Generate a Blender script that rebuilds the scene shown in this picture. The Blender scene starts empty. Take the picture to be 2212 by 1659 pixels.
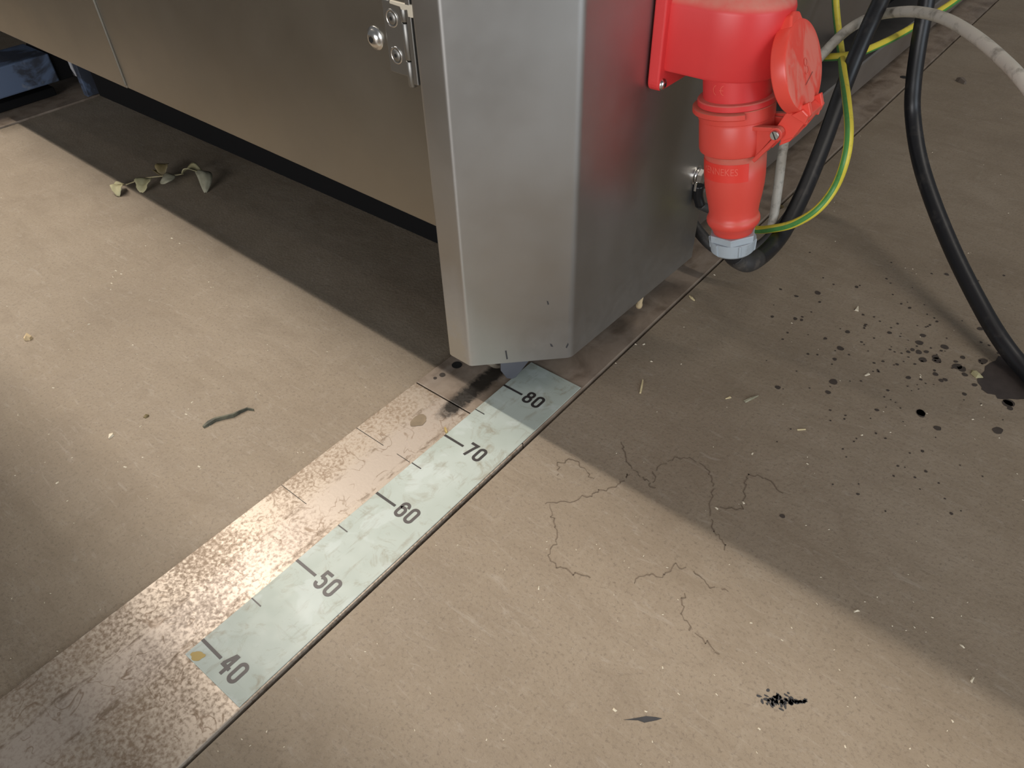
import bpy, bmesh, math, random
from mathutils import Vector, Matrix
random.seed(7)
D = bpy.data
COL = bpy.context.scene.collection
S = bpy.context.scene

# ------------------------------------------------------------------ camera
W, H, F = 2212, 1659, 1575.63
CAM = Vector((.4096, .3351, .5695))
RIGHT = Vector((.7757, .6305, -.0266)).normalized()
FWD = Vector((-.4790, .5608, -.6753)).normalized()
UP = RIGHT.cross(FWD).normalized()
RIGHT = FWD.cross(UP).normalized()
cd = D.cameras.new('camera'); cam = D.objects.new('camera', cd); COL.objects.link(cam)
cd.sensor_fit = 'HORIZONTAL'; cd.sensor_width = 36; cd.lens = F/W*36; cd.clip_start = .01
cam.matrix_world = Matrix(((RIGHT.x, UP.x, -FWD.x, CAM.x), (RIGHT.y, UP.y, -FWD.y, CAM.y), (RIGHT.z, UP.z, -FWD.z, CAM.z), (0, 0, 0, 1)))
S.camera = cam

# ------------------------------------------------------------------ light
S.view_settings.view_transform = 'Standard'; S.view_settings.look = 'None'
S.view_settings.exposure = 0.0; S.view_settings.gamma = 1.0; S.view_settings.use_curve_mapping = False
wd = D.worlds.new('hall'); S.world = wd; wd.use_nodes = True
wd.node_tree.nodes['Background'].inputs[0].default_value = (.95, .97, 1.0, 1)
wd.node_tree.nodes['Background'].inputs[1].default_value = .13
def lamp(name, loc, sx, sy, watt, col=(1, .92, .82)):
    l = D.lights.new(name, 'AREA'); l.shape = 'RECTANGLE'; l.size = sx; l.size_y = sy; l.energy = watt; l.color = col
    o = D.objects.new(name, l); COL.objects.link(o); o.location = loc; return o
# rows of long hall luminaires running across the track
lamp('ceiling_lamp', (-2.2, .80, 3.4), 4.0, .075, 148)
lamp('ceiling_lamp', (-2.2, .86, 3.4), 4.0, .06, 58)
lamp('ceiling_lamp', (2.2, 1.75, 3.4), 3.4, .12, 40)
# daylight through the hall gate on the right and an added fill light from the front
def aimed_light(name, loc, sx, sy, watt, col):
    o = lamp(name, loc, sx, sy, watt, col); o.rotation_euler = (Vector((.1, .95, .25))-o.location).to_track_quat('-Z', 'Y').to_euler()
aimed_light('gate_daylight', (3.5, .15, 1.0), 2.2, 1.8, 48, (.80, .90, 1))
aimed_light('front_fill', (.75, -3.1, 1.05), 2.4, 1.5, 88, (.97, .98, 1))  # added fill to brighten the sides facing the camera

# ------------------------------------------------------------------ pixel helpers
def ray(px, py): return FWD + RIGHT*((px-W/2)/F) - UP*((py-H/2)/F)
def at_d(px, py, d): return CAM + ray(px, py)*d
def at_z(px, py, z=0.0):
    r = ray(px, py); return CAM + r*((z-CAM.z)/r.z)
def at_x(px, py, x):
    r = ray(px, py); return CAM + r*((x-CAM.x)/r.x)
def at_y(px, py, y):
    r = ray(px, py); return CAM + r*((y-CAM.y)/r.y)
FZ = -.003            # floor level, the rail tops are at 0

# ------------------------------------------------------------------ node materials
def newmat(name):
    m = D.materials.new(name); m.use_nodes = True
    return m, m.node_tree, m.node_tree.nodes['Principled BSDF']
def N(t, typ, **kw):
    n = t.nodes.new(typ)
    for k, v in kw.items():
        if k.startswith('i_'): n.inputs[k[2:].replace('_', ' ')].default_value = v
        else: setattr(n, k, v)
    return n
def L(t, a, b): t.links.new(a, b)
def plain(name, col, rough=.5, metal=0.0, spec=.5):
    m, t, b = newmat(name)
    b.inputs['Base Color'].default_value = (*col, 1); b.inputs['Roughness'].default_value = rough
    b.inputs['Metallic'].default_value = metal; b.inputs['Specular IOR Level'].default_value = spec
    return m
def objco(t, scale=(1, 1, 1), rot=(0, 0, 0)):
    g = N(t, 'ShaderNodeNewGeometry'); mp = N(t, 'ShaderNodeMapping')
    mp.inputs['Scale'].default_value = scale; mp.inputs['Rotation'].default_value = rot
    L(t, g.outputs['Position'], mp.inputs['Vector']); return mp.outputs['Vector']
def noise(t, vec, scale, detail=4, rough=.55, dist=0.0):
    n = N(t, 'ShaderNodeTexNoise'); n.inputs['Scale'].default_value = scale; n.inputs['Detail'].default_value = detail
    n.inputs['Roughness'].default_value = rough; n.inputs['Distortion'].default_value = dist
    L(t, vec, n.inputs['Vector']); return n.outputs['Fac']
def ramp(t, fac, stops, interp='LINEAR'):
    r = N(t, 'ShaderNodeValToRGB'); e = r.color_ramp.elements; r.color_ramp.interpolation = interp
    while len(e) < len(stops): e.new(.5)
    for el, (p, c) in zip(e, stops):
        el.position = p; el.color = c if len(c) == 4 else (*c, 1)
    L(t, fac, r.inputs['Fac']); return r.outputs['Color']
def g(v): return (v, v, v, 1)
def mix(t, fac, a, b, mode='MIX'):
    m = N(t, 'ShaderNodeMix', data_type='RGBA', blend_type=mode)
    if isinstance(fac, (int, float)): m.inputs[0].default_value = fac
    else: L(t, fac, m.inputs[0])
    for s, v in ((6, a), (7, b)):
        if isinstance(v, tuple): m.inputs[s].default_value = v if len(v) == 4 else (*v, 1)
        else: L(t, v, m.inputs[s])
    return m.outputs[2]
def math_(t, op, a, b=None, clamp=False):
    m = N(t, 'ShaderNodeMath', operation=op, use_clamp=clamp)
    for s, v in ((0, a), (1, b)):
        if v is None: continue
        if isinstance(v, (int, float)): m.inputs[s].default_value = v
        else: L(t, v, m.inputs[s])
    return m.outputs[0]
def bump(t, b, h, strength=.2, dist=.001):
    n = N(t, 'ShaderNodeBump'); n.inputs['Strength'].default_value = strength; n.inputs['Distance'].default_value = dist
    L(t, h, n.inputs['Height']); L(t, n.outputs['Normal'], b.inputs['Normal'])
def sepxyz(t):
    gm = N(t, 'ShaderNodeNewGeometry'); s = N(t, 'ShaderNodeSeparateXYZ'); L(t, gm.outputs['Position'], s.inputs[0]); return s.outputs
def band(t, v, lo, hi, soft):
    a = N(t, 'ShaderNodeMapRange', interpolation_type='SMOOTHSTEP'); a.inputs[1].default_value = lo-soft; a.inputs[2].default_value = lo+soft
    L(t, v, a.inputs[0])
    c = N(t, 'ShaderNodeMapRange', interpolation_type='SMOOTHSTEP'); c.inputs[1].default_value = hi-soft; c.inputs[2].default_value = hi+soft
    c.inputs[3].default_value = 1; c.inputs[4].default_value = 0
    L(t, v, c.inputs[0])
    return math_(t, 'MULTIPLY', a.outputs[0], c.outputs[0])

def mat_floor():
    m, t, b = newmat('brown_screed')
    v = objco(t); vs = objco(t, (6, 1.2, 1), (0, 0, .9))
    c = ramp(t, noise(t, v, 3.5, 5, .6), [(.3, (.215, .168, .119)), (.5, (.255, .203, .146)), (.7, (.290, .235, .174))])
    c = mix(t, ramp(t, noise(t, v, 9, 6, .65, .6), [(.52, g(0)), (.72, g(.35))]), c, (.185, .140, .095))
    c = mix(t, ramp(t, noise(t, vs, 22, 3, .6), [(.55, g(0)), (.75, g(.22))]), c, (.345, .295, .235))
    c = mix(t, ramp(t, noise(t, v, 300, 4, .75), [(.52, g(0)), (.70, g(.55))]), c, (.11, .08, .06))
    c = mix(t, ramp(t, noise(t, v, 380, 4, .75), [(.60, g(0)), (.76, g(.45))]), c, (.36, .32, .27))
    c = mix(t, ramp(t, noise(t, objco(t, (.9, 2.6, 1), (0, 0, .35)), 11, 6, .68, 1.0), [(.48, g(0)), (.70, g(.45))]), c, (.190, .145, .100))
    c = mix(t, ramp(t, noise(t, objco(t, (1.2, 5.0, 1), (0, 0, -.25)), 26, 6, .7, 1.4), [(.56, g(0)), (.72, g(.40))]), c, (.37, .325, .27))
    L(t, c, b.inputs['Base Color'])
    L(t, ramp(t, noise(t, v, 14, 4), [(.3, g(.50)), (.7, g(.66))]), b.inputs['Roughness'])
    b.inputs['Specular IOR Level'].default_value = .35
    h = math_(t, 'ADD', noise(t, v, 260, 4, .7), math_(t, 'MULTIPLY', noise(t, v, 30, 3), 1.5))
    bump(t, b, h, .35, .0014); return m
def mat_rail():
    m, t, b = newmat('worn_rail_steel')
    v = objco(t); s = sepxyz(t)
    vs = objco(t, (1, .18, 1))
    vor = N(t, 'ShaderNodeTexNoise'); vor.inputs['Scale'].default_value = 270; vor.inputs['Detail'].default_value = 7; vor.inputs['Roughness'].default_value = .62; vor.inputs['Distortion'].default_value = .25
    L(t, v, vor.inputs['Vector'])
    big = noise(t, v, 9, 4, .6, .4)
    dirt = math_(t, 'ADD', vor.outputs['Fac'], math_(t, 'MULTIPLY', math_(t, 'SUBTRACT', big, .5), .75))
    track = band(t, s[0], -.047, -.004, .010)                      # polished wheel track
    dirt = math_(t, 'SUBTRACT', dirt, math_(t, 'MULTIPLY', track, .035))
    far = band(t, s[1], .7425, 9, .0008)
    dm = ramp(t, dirt, [(.42, g(0)), (.66, g(.85))])
    c = mix(t, dm, (.46, .385, .31), (.215, .150, .097))
    c = mix(t, math_(t, 'MULTIPLY', track, .30), c, (.45, .385, .345))
    # wandering wet runs
    wv = N(t, 'ShaderNodeTexNoise'); wv.inputs['Scale'].default_value = 28; wv.inputs['Detail'].default_value = 3; wv.inputs['Distortion'].default_value = .8
    L(t, v, wv.inputs['Vector'])
    line = ramp(t, math_(t, 'ABSOLUTE', math_(t, 'SUBTRACT', wv.outputs['Fac'], .52)), [(.0, g(.8)), (.016, g(0))])
    line = math_(t, 'MULTIPLY', line, ramp(t, noise(t, v, 40, 3), [(.44, g(0)), (.56, g(1))]))
    c = mix(t, line, c, (.20, .135, .085))
    te = math_(t, 'MAXIMUM', band(t, s[0], -.050, -.044, .002), band(t, s[0], -.010, -.003, .002))
    te = math_(t, 'MULTIPLY', te, ramp(t, noise(t, objco(t, (1, .35, 1)), 120, 5, .7), [(.50, g(0)), (.60, g(.75))]))
    c = mix(t, te, c, (.16, .11, .07))
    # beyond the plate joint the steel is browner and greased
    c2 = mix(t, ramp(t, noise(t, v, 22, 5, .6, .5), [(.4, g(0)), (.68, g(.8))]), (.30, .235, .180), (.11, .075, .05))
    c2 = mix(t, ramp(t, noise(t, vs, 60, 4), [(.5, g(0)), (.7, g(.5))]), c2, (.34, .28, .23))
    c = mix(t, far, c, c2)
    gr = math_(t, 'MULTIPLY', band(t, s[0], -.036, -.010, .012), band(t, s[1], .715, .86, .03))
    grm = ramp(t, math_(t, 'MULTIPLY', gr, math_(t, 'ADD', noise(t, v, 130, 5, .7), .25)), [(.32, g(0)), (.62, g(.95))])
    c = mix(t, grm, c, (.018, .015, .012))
    L(t, c, b.inputs['Base Color'])
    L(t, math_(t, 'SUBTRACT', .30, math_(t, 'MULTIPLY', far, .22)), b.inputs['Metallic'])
    r = ramp(t, dirt, [(.40, g(.36)), (.62, g(.56))])
    L(t, r, b.inputs['Roughness'])
    bump(t, b, dirt, .12, .0005); return m
def mat_scale():
    m, t, b = newmat('printed_scale_plastic')
    v = objco(t); vs = objco(t, (1, .22, 1), (0, 0, .5)); vt = objco(t, (.2, 1.4, 1), (0, 0, -.35))
    c = ramp(t, noise(t, v, 12, 3), [(.35, (.36, .405, .36)), (.65, (.43, .475, .435))])
    c = mix(t, ramp(t, noise(t, v, 38, 7, .68, 1.2), [(.53, g(0)), (.70, g(.75))]), c, (.25, .225, .16))
    c = mix(t, ramp(t, noise(t, vs, 110, 5, .65), [(.58, g(0)), (.70, g(.55))]), c, (.27, .255, .20))
    c = mix(t, ramp(t, noise(t, vt, 150, 3, .6), [(.62, g(0)), (.70, g(.25))]), c, (.30, .30, .26))
    c = mix(t, ramp(t, noise(t, v, 24, 3, .5, .3), [(.56, g(0)), (.60, g(.35))]), c, (.52, .57, .55))
    L(t, c, b.inputs['Base Color'])
    L(t, ramp(t, noise(t, v, 40, 4), [(.3, g(.42)), (.7, g(.6))]), b.inputs['Roughness'])
    bump(t, b, noise(t, vs, 300, 3), .12, .0004); return m
def mat_steel(name='brushed_stainless_steel', base=(.425, .418, .405), rough=(.38, .50), dirty=False):
    m, t, b = newmat(name)
    v = objco(t); vz = objco(t, (90, 90, 2.2))
    c = ramp(t, noise(t, v, 5, 4), [(.3, tuple(x*.90 for x in base)), (.7, tuple(min(1, x*1.05) for x in base))])
    rr = ramp(t, noise(t, v, 7, 5, .6), [(.3, g(rough[0])), (.7, g(rough[1]))])
    L(t, c, b.inputs['Base Color'])
    if dirty:
        s = sepxyz(t)
        low = band(t, s[2], -1, .09, .13)
        edge = band(t, s[0], -.2, -.018, .012)
        dm = math_(t, 'MULTIPLY', low, math_(t, 'ADD', math_(t, 'MULTIPLY', edge, .85), .16))
        dm = ramp(t, math_(t, 'MULTIPLY', dm, math_(t, 'ADD', noise(t, v, 75, 6, .7), .35)), [(.06, g(0)), (.55, g(.9))])
        c = mix(t, dm, c, (.30, .245, .175)); L(t, c, b.inputs['Base Color'])
        L(t, math_(t, 'SUBTRACT', 1.0, math_(t, 'MULTIPLY', dm, .8)), b.inputs['Metallic'])
        rr = mix(t, dm, rr, g(.7))
    else: b.inputs['Metallic'].default_value = 1
    L(t, rr, b.inputs['Roughness'])
    bump(t, b, noise(t, vz, 12, 3), .03, .0005)
    return m
def mat_red(name, base, dustc, amount):
    m, t, b = newmat(name)
    v = objco(t); gm = N(t, 'ShaderNodeNewGeometry'); s = N(t, 'ShaderNodeSeparateXYZ'); L(t, gm.outputs['Normal'], s.inputs[0])
    up = N(t, 'ShaderNodeMapRange', interpolation_type='SMOOTHSTEP'); up.inputs[1].default_value = .25; up.inputs[2].default_value = .85; L(t, s.outputs[2], up.inputs[0])
    d = math_(t, 'MULTIPLY', up.outputs[0], amount)
    d = math_(t, 'MULTIPLY', d, math_(t, 'ADD', noise(t, v, 120, 4), .35), True)
    c = mix(t, noise(t, v, 30, 3), base, tuple(x*.88 for x in base))
    c = mix(t, d, c, dustc); L(t, c, b.inputs['Base Color'])
    b.inputs['Roughness'].default_value = .42
    L(t, math_(t, 'ADD', .40, math_(t, 'MULTIPLY', d, .35)), b.inputs['Roughness'])
    bump(t, b, noise(t, v, 900, 2), .08, .0003); return m
def mat_dusty_lid():
    m, t, b = newmat('dusty_red_lid')
    v = objco(t, (1, 1, .30)); v2 = objco(t)
    gm = N(t, 'ShaderNodeNewGeometry'); s = N(t, 'ShaderNodeSeparateXYZ'); L(t, gm.outputs['Normal'], s.inputs[0])
    face = N(t, 'ShaderNodeMapRange'); face.inputs[1].default_value = .80; face.inputs[2].default_value = .92; L(t, s.outputs[0], face.inputs[0])
    st = ramp(t, noise(t, v, 70, 4, .6, .6), [(.42, g(0)), (.58, g(.55))])
    d = math_(t, 'MULTIPLY', st, face.outputs[0])
    c = mix(t, d, (.78, .075, .05), (.62, .24, .18)); L(t, c, b.inputs['Base Color'])
    L(t, math_(t, 'ADD', .33, math_(t, 'MULTIPLY', d, .6)), b.inputs['Roughness']); return m
def mat_striped():
    m, t, b = newmat('yellow_green_insulation')
    uv = N(t, 'ShaderNodeUVMap'); s = N(t, 'ShaderNodeSeparateXYZ'); L(t, uv.outputs[0], s.inputs[0])
    w = math_(t, 'FRACT', math_(t, 'ADD', math_(t, 'MULTIPLY', s.outputs[1], 2.0), math_(t, 'ADD', math_(t, 'MULTIPLY', s.outputs[0], .9), .28)))
    st = math_(t, 'LESS_THAN', w, .36)
    v = objco(t)
    y = mix(t, ramp(t, noise(t, v, 160, 4, .7), [(.55, g(0)), (.72, g(.5))]), (.66, .54, .055), (.30, .22, .05))
    gr = mix(t, ramp(t, noise(t, v, 120, 4, .7), [(.5, g(0)), (.75, g(.6))]), (.075, .27, .062), (.05, .13, .03))
    L(t, mix(t, st, y, gr), b.inputs['Base Color']); b.inputs['Roughness'].default_value = .42; return m
def mat_dirty_cable(name, a, d, rough=.5, lo=.5):
    m, t, b = newmat(name); v = objco(t)
    L(t, mix(t, ramp(t, noise(t, v, 60, 5, .65), [(lo, g(0)), (lo+.22, g(.8))]), a, d), b.inputs['Base Color'])
    b.inputs['Roughness'].default_value = rough; bump(t, b, noise(t, v, 200, 3), .1, .0004); return m
def mat_blue():
    m, t, b = newmat('worn_blue_paint'); v = objco(t)
    c = mix(t, ramp(t, noise(t, v, 11, 5, .6, .4), [(.50, g(0)), (.57, g(.85))]), (.095, .130, .205), (.028, .028, .032))
    c = mix(t, ramp(t, noise(t, v, 40, 4, .6), [(.60, g(0)), (.72, g(.6))]), c, (.20, .21, .23))
    L(t, c, b.inputs['Base Color']); b.inputs['Roughness'].default_value = .5; return m
def mat_leaf(name, a, d):
    m, t, b = newmat(name); v = objco(t)
    L(t, mix(t, ramp(t, noise(t, v, 60, 4), [(.35, g(0)), (.7, g(1))]), a, d), b.inputs['Base Color'])
    b.inputs['Roughness'].default_value = .65; return m
def mat_stain(name, col, rough):
    m, t, b = newmat(name); v = objco(t)
    L(t, mix(t, ramp(t, noise(t, v, 90, 4), [(.35, g(0)), (.75, g(1))]), col, tuple(x*1.35 for x in col)), b.inputs['Base Color'])
    b.inputs['Roughness'].default_value = rough; b.inputs['Specular IOR Level'].default_value = .3; return m

M = dict(
    floor=mat_floor(), rail=mat_rail(), scale=mat_scale(), steel=mat_steel(dirty=True), steel2=mat_steel('shaded_door_steel', (.36, .34, .30), (.32, .40)),  # door steel darkened to carry the shaded floor it mirrors
    side=mat_steel('side_panel_steel', (.40, .39, .39), (.34, .46)),
    beam=mat_steel('beam_steel', (.44, .41, .385), (.42, .55)),
    chrome=plain('zinc_plated_steel', (.72, .70, .67), .22, 1), pin=plain('dull_pin_steel', (.58, .57, .55), .32, 1),
    hinge=plain('grey_hinge_steel', (.29, .28, .26), .46, 1), dark=plain('black_recess', (.012, .011, .010), .7),
    cap=plain('cream_hinge_cap', (.62, .55, .43), .5), brown=plain('brown_gasket', (.20, .14, .09), .6),
    under=plain('dark_chassis_and_shade', (.008, .0078, .008), .9, 0, .1), ink=plain('black_print', (.030, .025, .024), .45),  # chassis colour, blackened to carry the shade under the door too
    ink2=plain('worn_black_print', (.060, .050, .048), .45),
    scribe=plain('scribed_black_line', (.03, .025, .02), .6),
    red=mat_red('inlet_red_plastic', (.74, .045, .045), (.62, .27, .20), .75), red2=mat_red('coupler_red_plastic', (.72, .070, .048), (.60, .25, .17), .75),
    redlabel=plain('red_label_field', (.74, .040, .025), .4), redlt=plain('raised_red_lettering', (.80, .12, .085), .38),
    lid=mat_dusty_lid(), nut=mat_dirty_cable('grey_blue_nylon', (.36, .40, .43), (.24, .25, .25), .45, .58),
    rubber=mat_dirty_cable('black_rubber_sheath', (.010, .010, .0115), (.045, .040, .036), .40, .55),
    rubber2=mat_dirty_cable('dusty_black_rubber', (.030, .028, .027), (.10, .085, .07), .55),
    sleeve=plain('black_heat_shrink', (.006, .006, .007), .30), yg=mat_striped(),
    grey=mat_dirty_cable('dirty_grey_sheath', (.52, .48, .41), (.10, .085, .065), .5, .50), blue=mat_blue(),
    bluesteel=plain('blued_scraper_steel', (.20, .205, .24), .38, .8), wheel=mat_dirty_cable('greasy_wheel_steel', (.20, .17, .13), (.05, .04, .03), .45),
    leaf=mat_leaf('dry_pale_leaf', (.42, .38, .22), (.30, .26, .13)), leafd=mat_leaf('dry_brown_leaf', (.17, .125, .05), (.10, .075, .03)),
    leafg=mat_leaf('dry_grey_green_leaf', (.24, .22, .15), (.34, .32, .23)),
    bark=mat_leaf('dark_bark', (.040, .040, .028), (.15, .145, .095)), straw=plain('pale_straw', (.62, .52, .30), .6),
    crumb=plain('pale_crumb', (.62, .55, .42), .7), chip=plain('wood_chip', (.50, .38, .22), .7), stone=plain('brown_chip', (.14, .11, .085), .8),
    oil=mat_stain('oil_stain', (.052, .041, .034), .5), wet=mat_stain('wet_patch', (.050, .040, .036), .45), crack=mat_stain('crack_dirt', (.135, .102, .073), .7),
    soot=mat_stain('rubber_scuff', (.035, .034, .036), .6), rust=plain('rusty_iron', (.28, .10, .03), .8), pale=plain('pale_scrap', (.55, .55, .54), .6),
    blot=mat_stain('brown_blot', (.19, .145, .095), .6), ochre=plain('ochre_blot', (.40, .29, .10), .6), white=plain('white_bracket', (.46, .45, .46), .45),
)

# ------------------------------------------------------------------ mesh building
class MB:
    def __init__(s): s.v = []; s.f = []; s.uv = {}; s.smooth = []
    def add(s, vs, fs, smooth=False):
        o = len(s.v); s.v += [tuple(x) for x in vs]
        for f in fs: s.f.append(tuple(i+o for i in f)); s.smooth.append(smooth)
        return o
    def box(s, a, b):
        (x0, y0, z0), (x1, y1, z1) = a, b
        v = [(x, y, z) for z in (z0, z1) for y in (y0, y1) for x in (x0, x1)]
        s.add(v, [(0, 2, 3, 1), (4, 5, 7, 6), (0, 1, 5, 4), (2, 6, 7, 3), (0, 4, 6, 2), (1, 3, 7, 5)]); return s
    def prism(s, poly, fn, h0, h1, smooth=False):
        """poly: 2-D outline, fn(u, v, h) -> point"""
        n = len(poly)
        v = [fn(u, w, h0) for u, w in poly]+[fn(u, w, h1) for u, w in poly]
        o = s.add(v, [tuple(range(n-1, -1, -1)), tuple(range(n, 2*n))])
        for i in range(n):
            j = (i+1) % n; s.f.append((o+i, o+j, o+n+j, o+n+i)); s.smooth.append(smooth)
        return s
    def lathe(s, prof, fn, seg=48, a0=0, a1=2*math.pi, smooth=True, caps=True):
        """prof: [(t, r)], fn(t, r, angle) -> point"""
        full = abs(a1-a0-2*math.pi) < 1e-6; n = seg if full else seg+1
        v = [fn(t, r, a0+(a1-a0)*i/seg) for t, r in prof for i in range(n)]
        fs = []
        for k in range(len(prof)-1):
            for i in range(seg):
                j = (i+1) % n
                fs.append((k*n+i, k*n+j, (k+1)*n+j, (k+1)*n+i))
        o = s.add(v, fs, smooth)
        if caps and full:
            s.f.append(tuple(o+i for i in range(n-1, -1, -1))); s.smooth.append(False)
            s.f.append(tuple(o+(len(prof)-1)*n+i for i in range(n))); s.smooth.append(False)
        if not full:
            for e in (0, n-1):
                f = tuple(o+k*n+e for k in range(len(prof))); s.f.append(f if e else f[::-1]); s.smooth.append(False)
        return s
    def tube(s, pts, rad, seg=16, closed=True):
        P = [Vector(p) for p in pts]; n = len(P)
        T = [(P[min(i+1, n-1)]-P[max(i-1, 0)]).normalized() for i in range(n)]
        u = T[0].orthogonal().normalized(); o = len(s.v); dist = 0
        for i in range(n):
            if i:
                u = (u-T[i]*u.dot(T[i])).normalized(); dist += (P[i]-P[i-1]).length
            w = T[i].cross(u); r = rad(i/(n-1)) if callable(rad) else rad
            for k in range(seg+1):
                a = 2*math.pi*k/seg
                s.uv[len(s.v)] = (dist*1.0, k/seg)
                s.v.append(tuple(P[i]+(u*math.cos(a)+w*math.sin(a))*r))
        m = seg+1
        for i in range(n-1):
            for k in range(seg):
                s.f.append((o+i*m+k, o+i*m+k+1, o+(i+1)*m+k+1, o+(i+1)*m+k)); s.smooth.append(True)
        if closed:
            s.f.append(tuple(o+k for k in range(seg-1, -1, -1))); s.smooth.append(False)
            s.f.append(tuple(o+(n-1)*m+k for k in range(seg))); s.smooth.append(False)
        return s
    def build(s, name, mat, parent=None, bevel=0, seg=2, split=False):
        me = D.meshes.new(name); me.from_pydata(s.v, [], s.f); me.update()
        me.polygons.foreach_set('use_smooth', s.smooth)
        if s.uv:
            uvl = me.uv_layers.new(name='UVMap')
            for lp in me.loops: uvl.data[lp.index].uv = s.uv.get(lp.vertex_index, (0, 0))
        bm = bmesh.new(); bm.from_mesh(me); bmesh.ops.recalc_face_normals(bm, faces=bm.faces); bm.to_mesh(me); bm.free()
        me.materials.append(M[mat] if isinstance(mat, str) else mat)
        o = D.objects.new(name, me); COL.objects.link(o)
        if parent is not None:
            o.parent = parent; bpy_inv(o, parent)
        if split:
            e = o.modifiers.new('split', 'EDGE_SPLIT'); e.split_angle = math.radians(28)
        if bevel:
            b = o.modifiers.new('bevel', 'BEVEL'); b.width = bevel; b.segments = seg; b.limit_method = 'ANGLE'; b.angle_limit = .6
        return o
def world_loc(o):
    p = Vector((0, 0, 0))
    while o is not None: p += o.location; o = o.parent
    return p
def bpy_inv(o, parent): o.location = -world_loc(parent)      # vertices are given in world metres
def thing(name, loc, label, cat, group=None):
    o = D.objects.new(name, None); COL.objects.link(o); o.location = loc; o.empty_display_size = .05
    return tag(o, label, cat, group)
def tag(o, label, cat, group=None):
    o['label'] = label; o['category'] = cat
    if group: o['group'] = group
    return o
def lab(o, label): o['label'] = label; return o
def struct(o): o['kind'] = 'structure'; return o
def stuff(o): o['kind'] = 'stuff'; return o
def frame_fn(orig, axis, up=(0, 0, 1)):
    a = Vector(axis).normalized(); u = Vector(up); u = (u-a*u.dot(a)).normalized(); w = a.cross(u); orig = Vector(orig)
    return lambda t, r, ang: orig+a*t+(u*math.cos(ang)+w*math.sin(ang))*r
def spline(ctrl, n=14):
    P = [Vector(p) for p in ctrl]; P = [P[0]*2-P[1]]+P+[P[-1]*2-P[-2]]; out = []
    for i in range(1, len(P)-2):
        for k in range(n):
            t = k/n; a, b, c, d = P[i-1:i+3]
            out.append(.5*((2*b)+(c-a)*t+(2*a-5*b+4*c-d)*t*t+(3*b-a-3*c+d)*t**3))
    out.append(P[-2]); return out
def fillet(pts, rads, seg=6):
    out = []
    for i, p in enumerate(pts):
        p = Vector(p); r = rads[i]
        if i == 0 or i == len(pts)-1 or r == 0: out.append(p); continue
        a = (Vector(pts[i-1])-p).normalized(); b = (Vector(pts[i+1])-p).normalized()
        ang = math.acos(max(-1, min(1, a.dot(b)))); d = r/math.tan(ang/2)
        q0, q1 = p+a*d, p+b*d
        for k in range(seg+1):
            t = k/seg; out.append(q0*(1-t)**2+p*2*t*(1-t)+q1*t*t)
    return out
def ribbon(mb, pts, width, fn, closed=False):
    P = [Vector((x, y)) for x, y in pts]; P = [q for i, q in enumerate(P) if i == 0 or (q-P[i-1]).length > 1e-7]; n = len(P); vs = []
    for i in range(n):
        a = P[i-1] if (i or closed) else None; c = P[(i+1) % n] if (i < n-1 or closed) else None
        d0 = (P[i]-a).normalized() if a is not None else None; d1 = (c-P[i]).normalized() if c is not None else None
        if d0 is None: d0 = d1
        if d1 is None: d1 = d0
        nn = Vector((-(d0+d1).y, (d0+d1).x)).normalized(); k = width/2/max(.35, nn.dot(Vector((-d0.y, d0.x))))
        vs += [fn(*(P[i]+nn*k)), fn(*(P[i]-nn*k))]
    fs = [(2*i, 2*i+1, 2*((i+1) % n)+1, 2*((i+1) % n)) for i in range(n if closed else n-1)]
    mb.add(vs, fs)

# ------------------------------------------------------------------ floor with the rail channels
RX0, RX1 = -.0852, .0744
R20, R21 = -1.432, -1.2665
def build_floor():
    prof = [(-5, FZ), (R20-.002, FZ), (R20-.002, -.016), (R21+.003, -.016), (R21+.003, FZ), (RX0-.0012, FZ), (RX0-.0012, -.016), (RX1+.0030, -.016), (RX1+.0030, FZ), (5, FZ)]
    mb = MB(); n = len(prof)
    v = [(x, y, z) for y in (-3, 6) for x, z in prof]
    mb.add(v, [(i, i+1, n+i+1, n+i) for i in range(n-1)])
    o = mb.build('floor', 'floor')
    me = o.data; me.materials.append(M['dark'])
    for p in me.polygons:
        if p.center.z < FZ-.002: p.material_index = 1
    if me.polygons[0].normal.z < 0: me.flip_normals()
    return struct(o)
floor = build_floor()

def rail_plate(x0, x1, y0, y1, label):
    t = thing('rail_plate', ((x0+x1)/2, (y0+y1)/2, -.016), label, 'rail', 'steel rail plates set in the floor')
    MB().box((x0, y0, -.016), (x1, y1, 0)).build('plate', 'rail', t, .0008)
    return t
JY = .7425
struct(MB().box((-4.5, .28, 1.98), (4.5, .643, 2.05)).build('shadow_slab_1', 'under'))   # added unseen slab below the hall lamps, shades the lower-left floor
near = rail_plate(RX0, RX1, -1.2, JY-.0007, 'bright worn steel rail plate with scale strip along its edge')
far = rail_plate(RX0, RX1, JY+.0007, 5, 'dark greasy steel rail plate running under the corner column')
left = rail_plate(R20, R21, -1.2, 5, 'steel rail plate under the blue truck frame')
def flat(name, poly, z, mat, parent=None):
    mb = MB(); mb.add([(p[0], p[1], z) for p in poly], [tuple(range(len(poly)))])
    o = mb.build(name, mat, parent)
    if o.data.polygons[0].normal.z < 0: o.data.flip_normals()
    return o
for y, x1, wd_ in ((.6490, -.042, .0007), (.5475, -.045, .0006), (.6490+.0005, -.003, .0006)):
    x0 = RX0+.0006 if x1 < -.02 else -.022
    flat('scribed_line', [(x0, y), (x1, y), (x1, y+wd_), (x0, y+wd_)], .0003, 'scribe', near)
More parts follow.
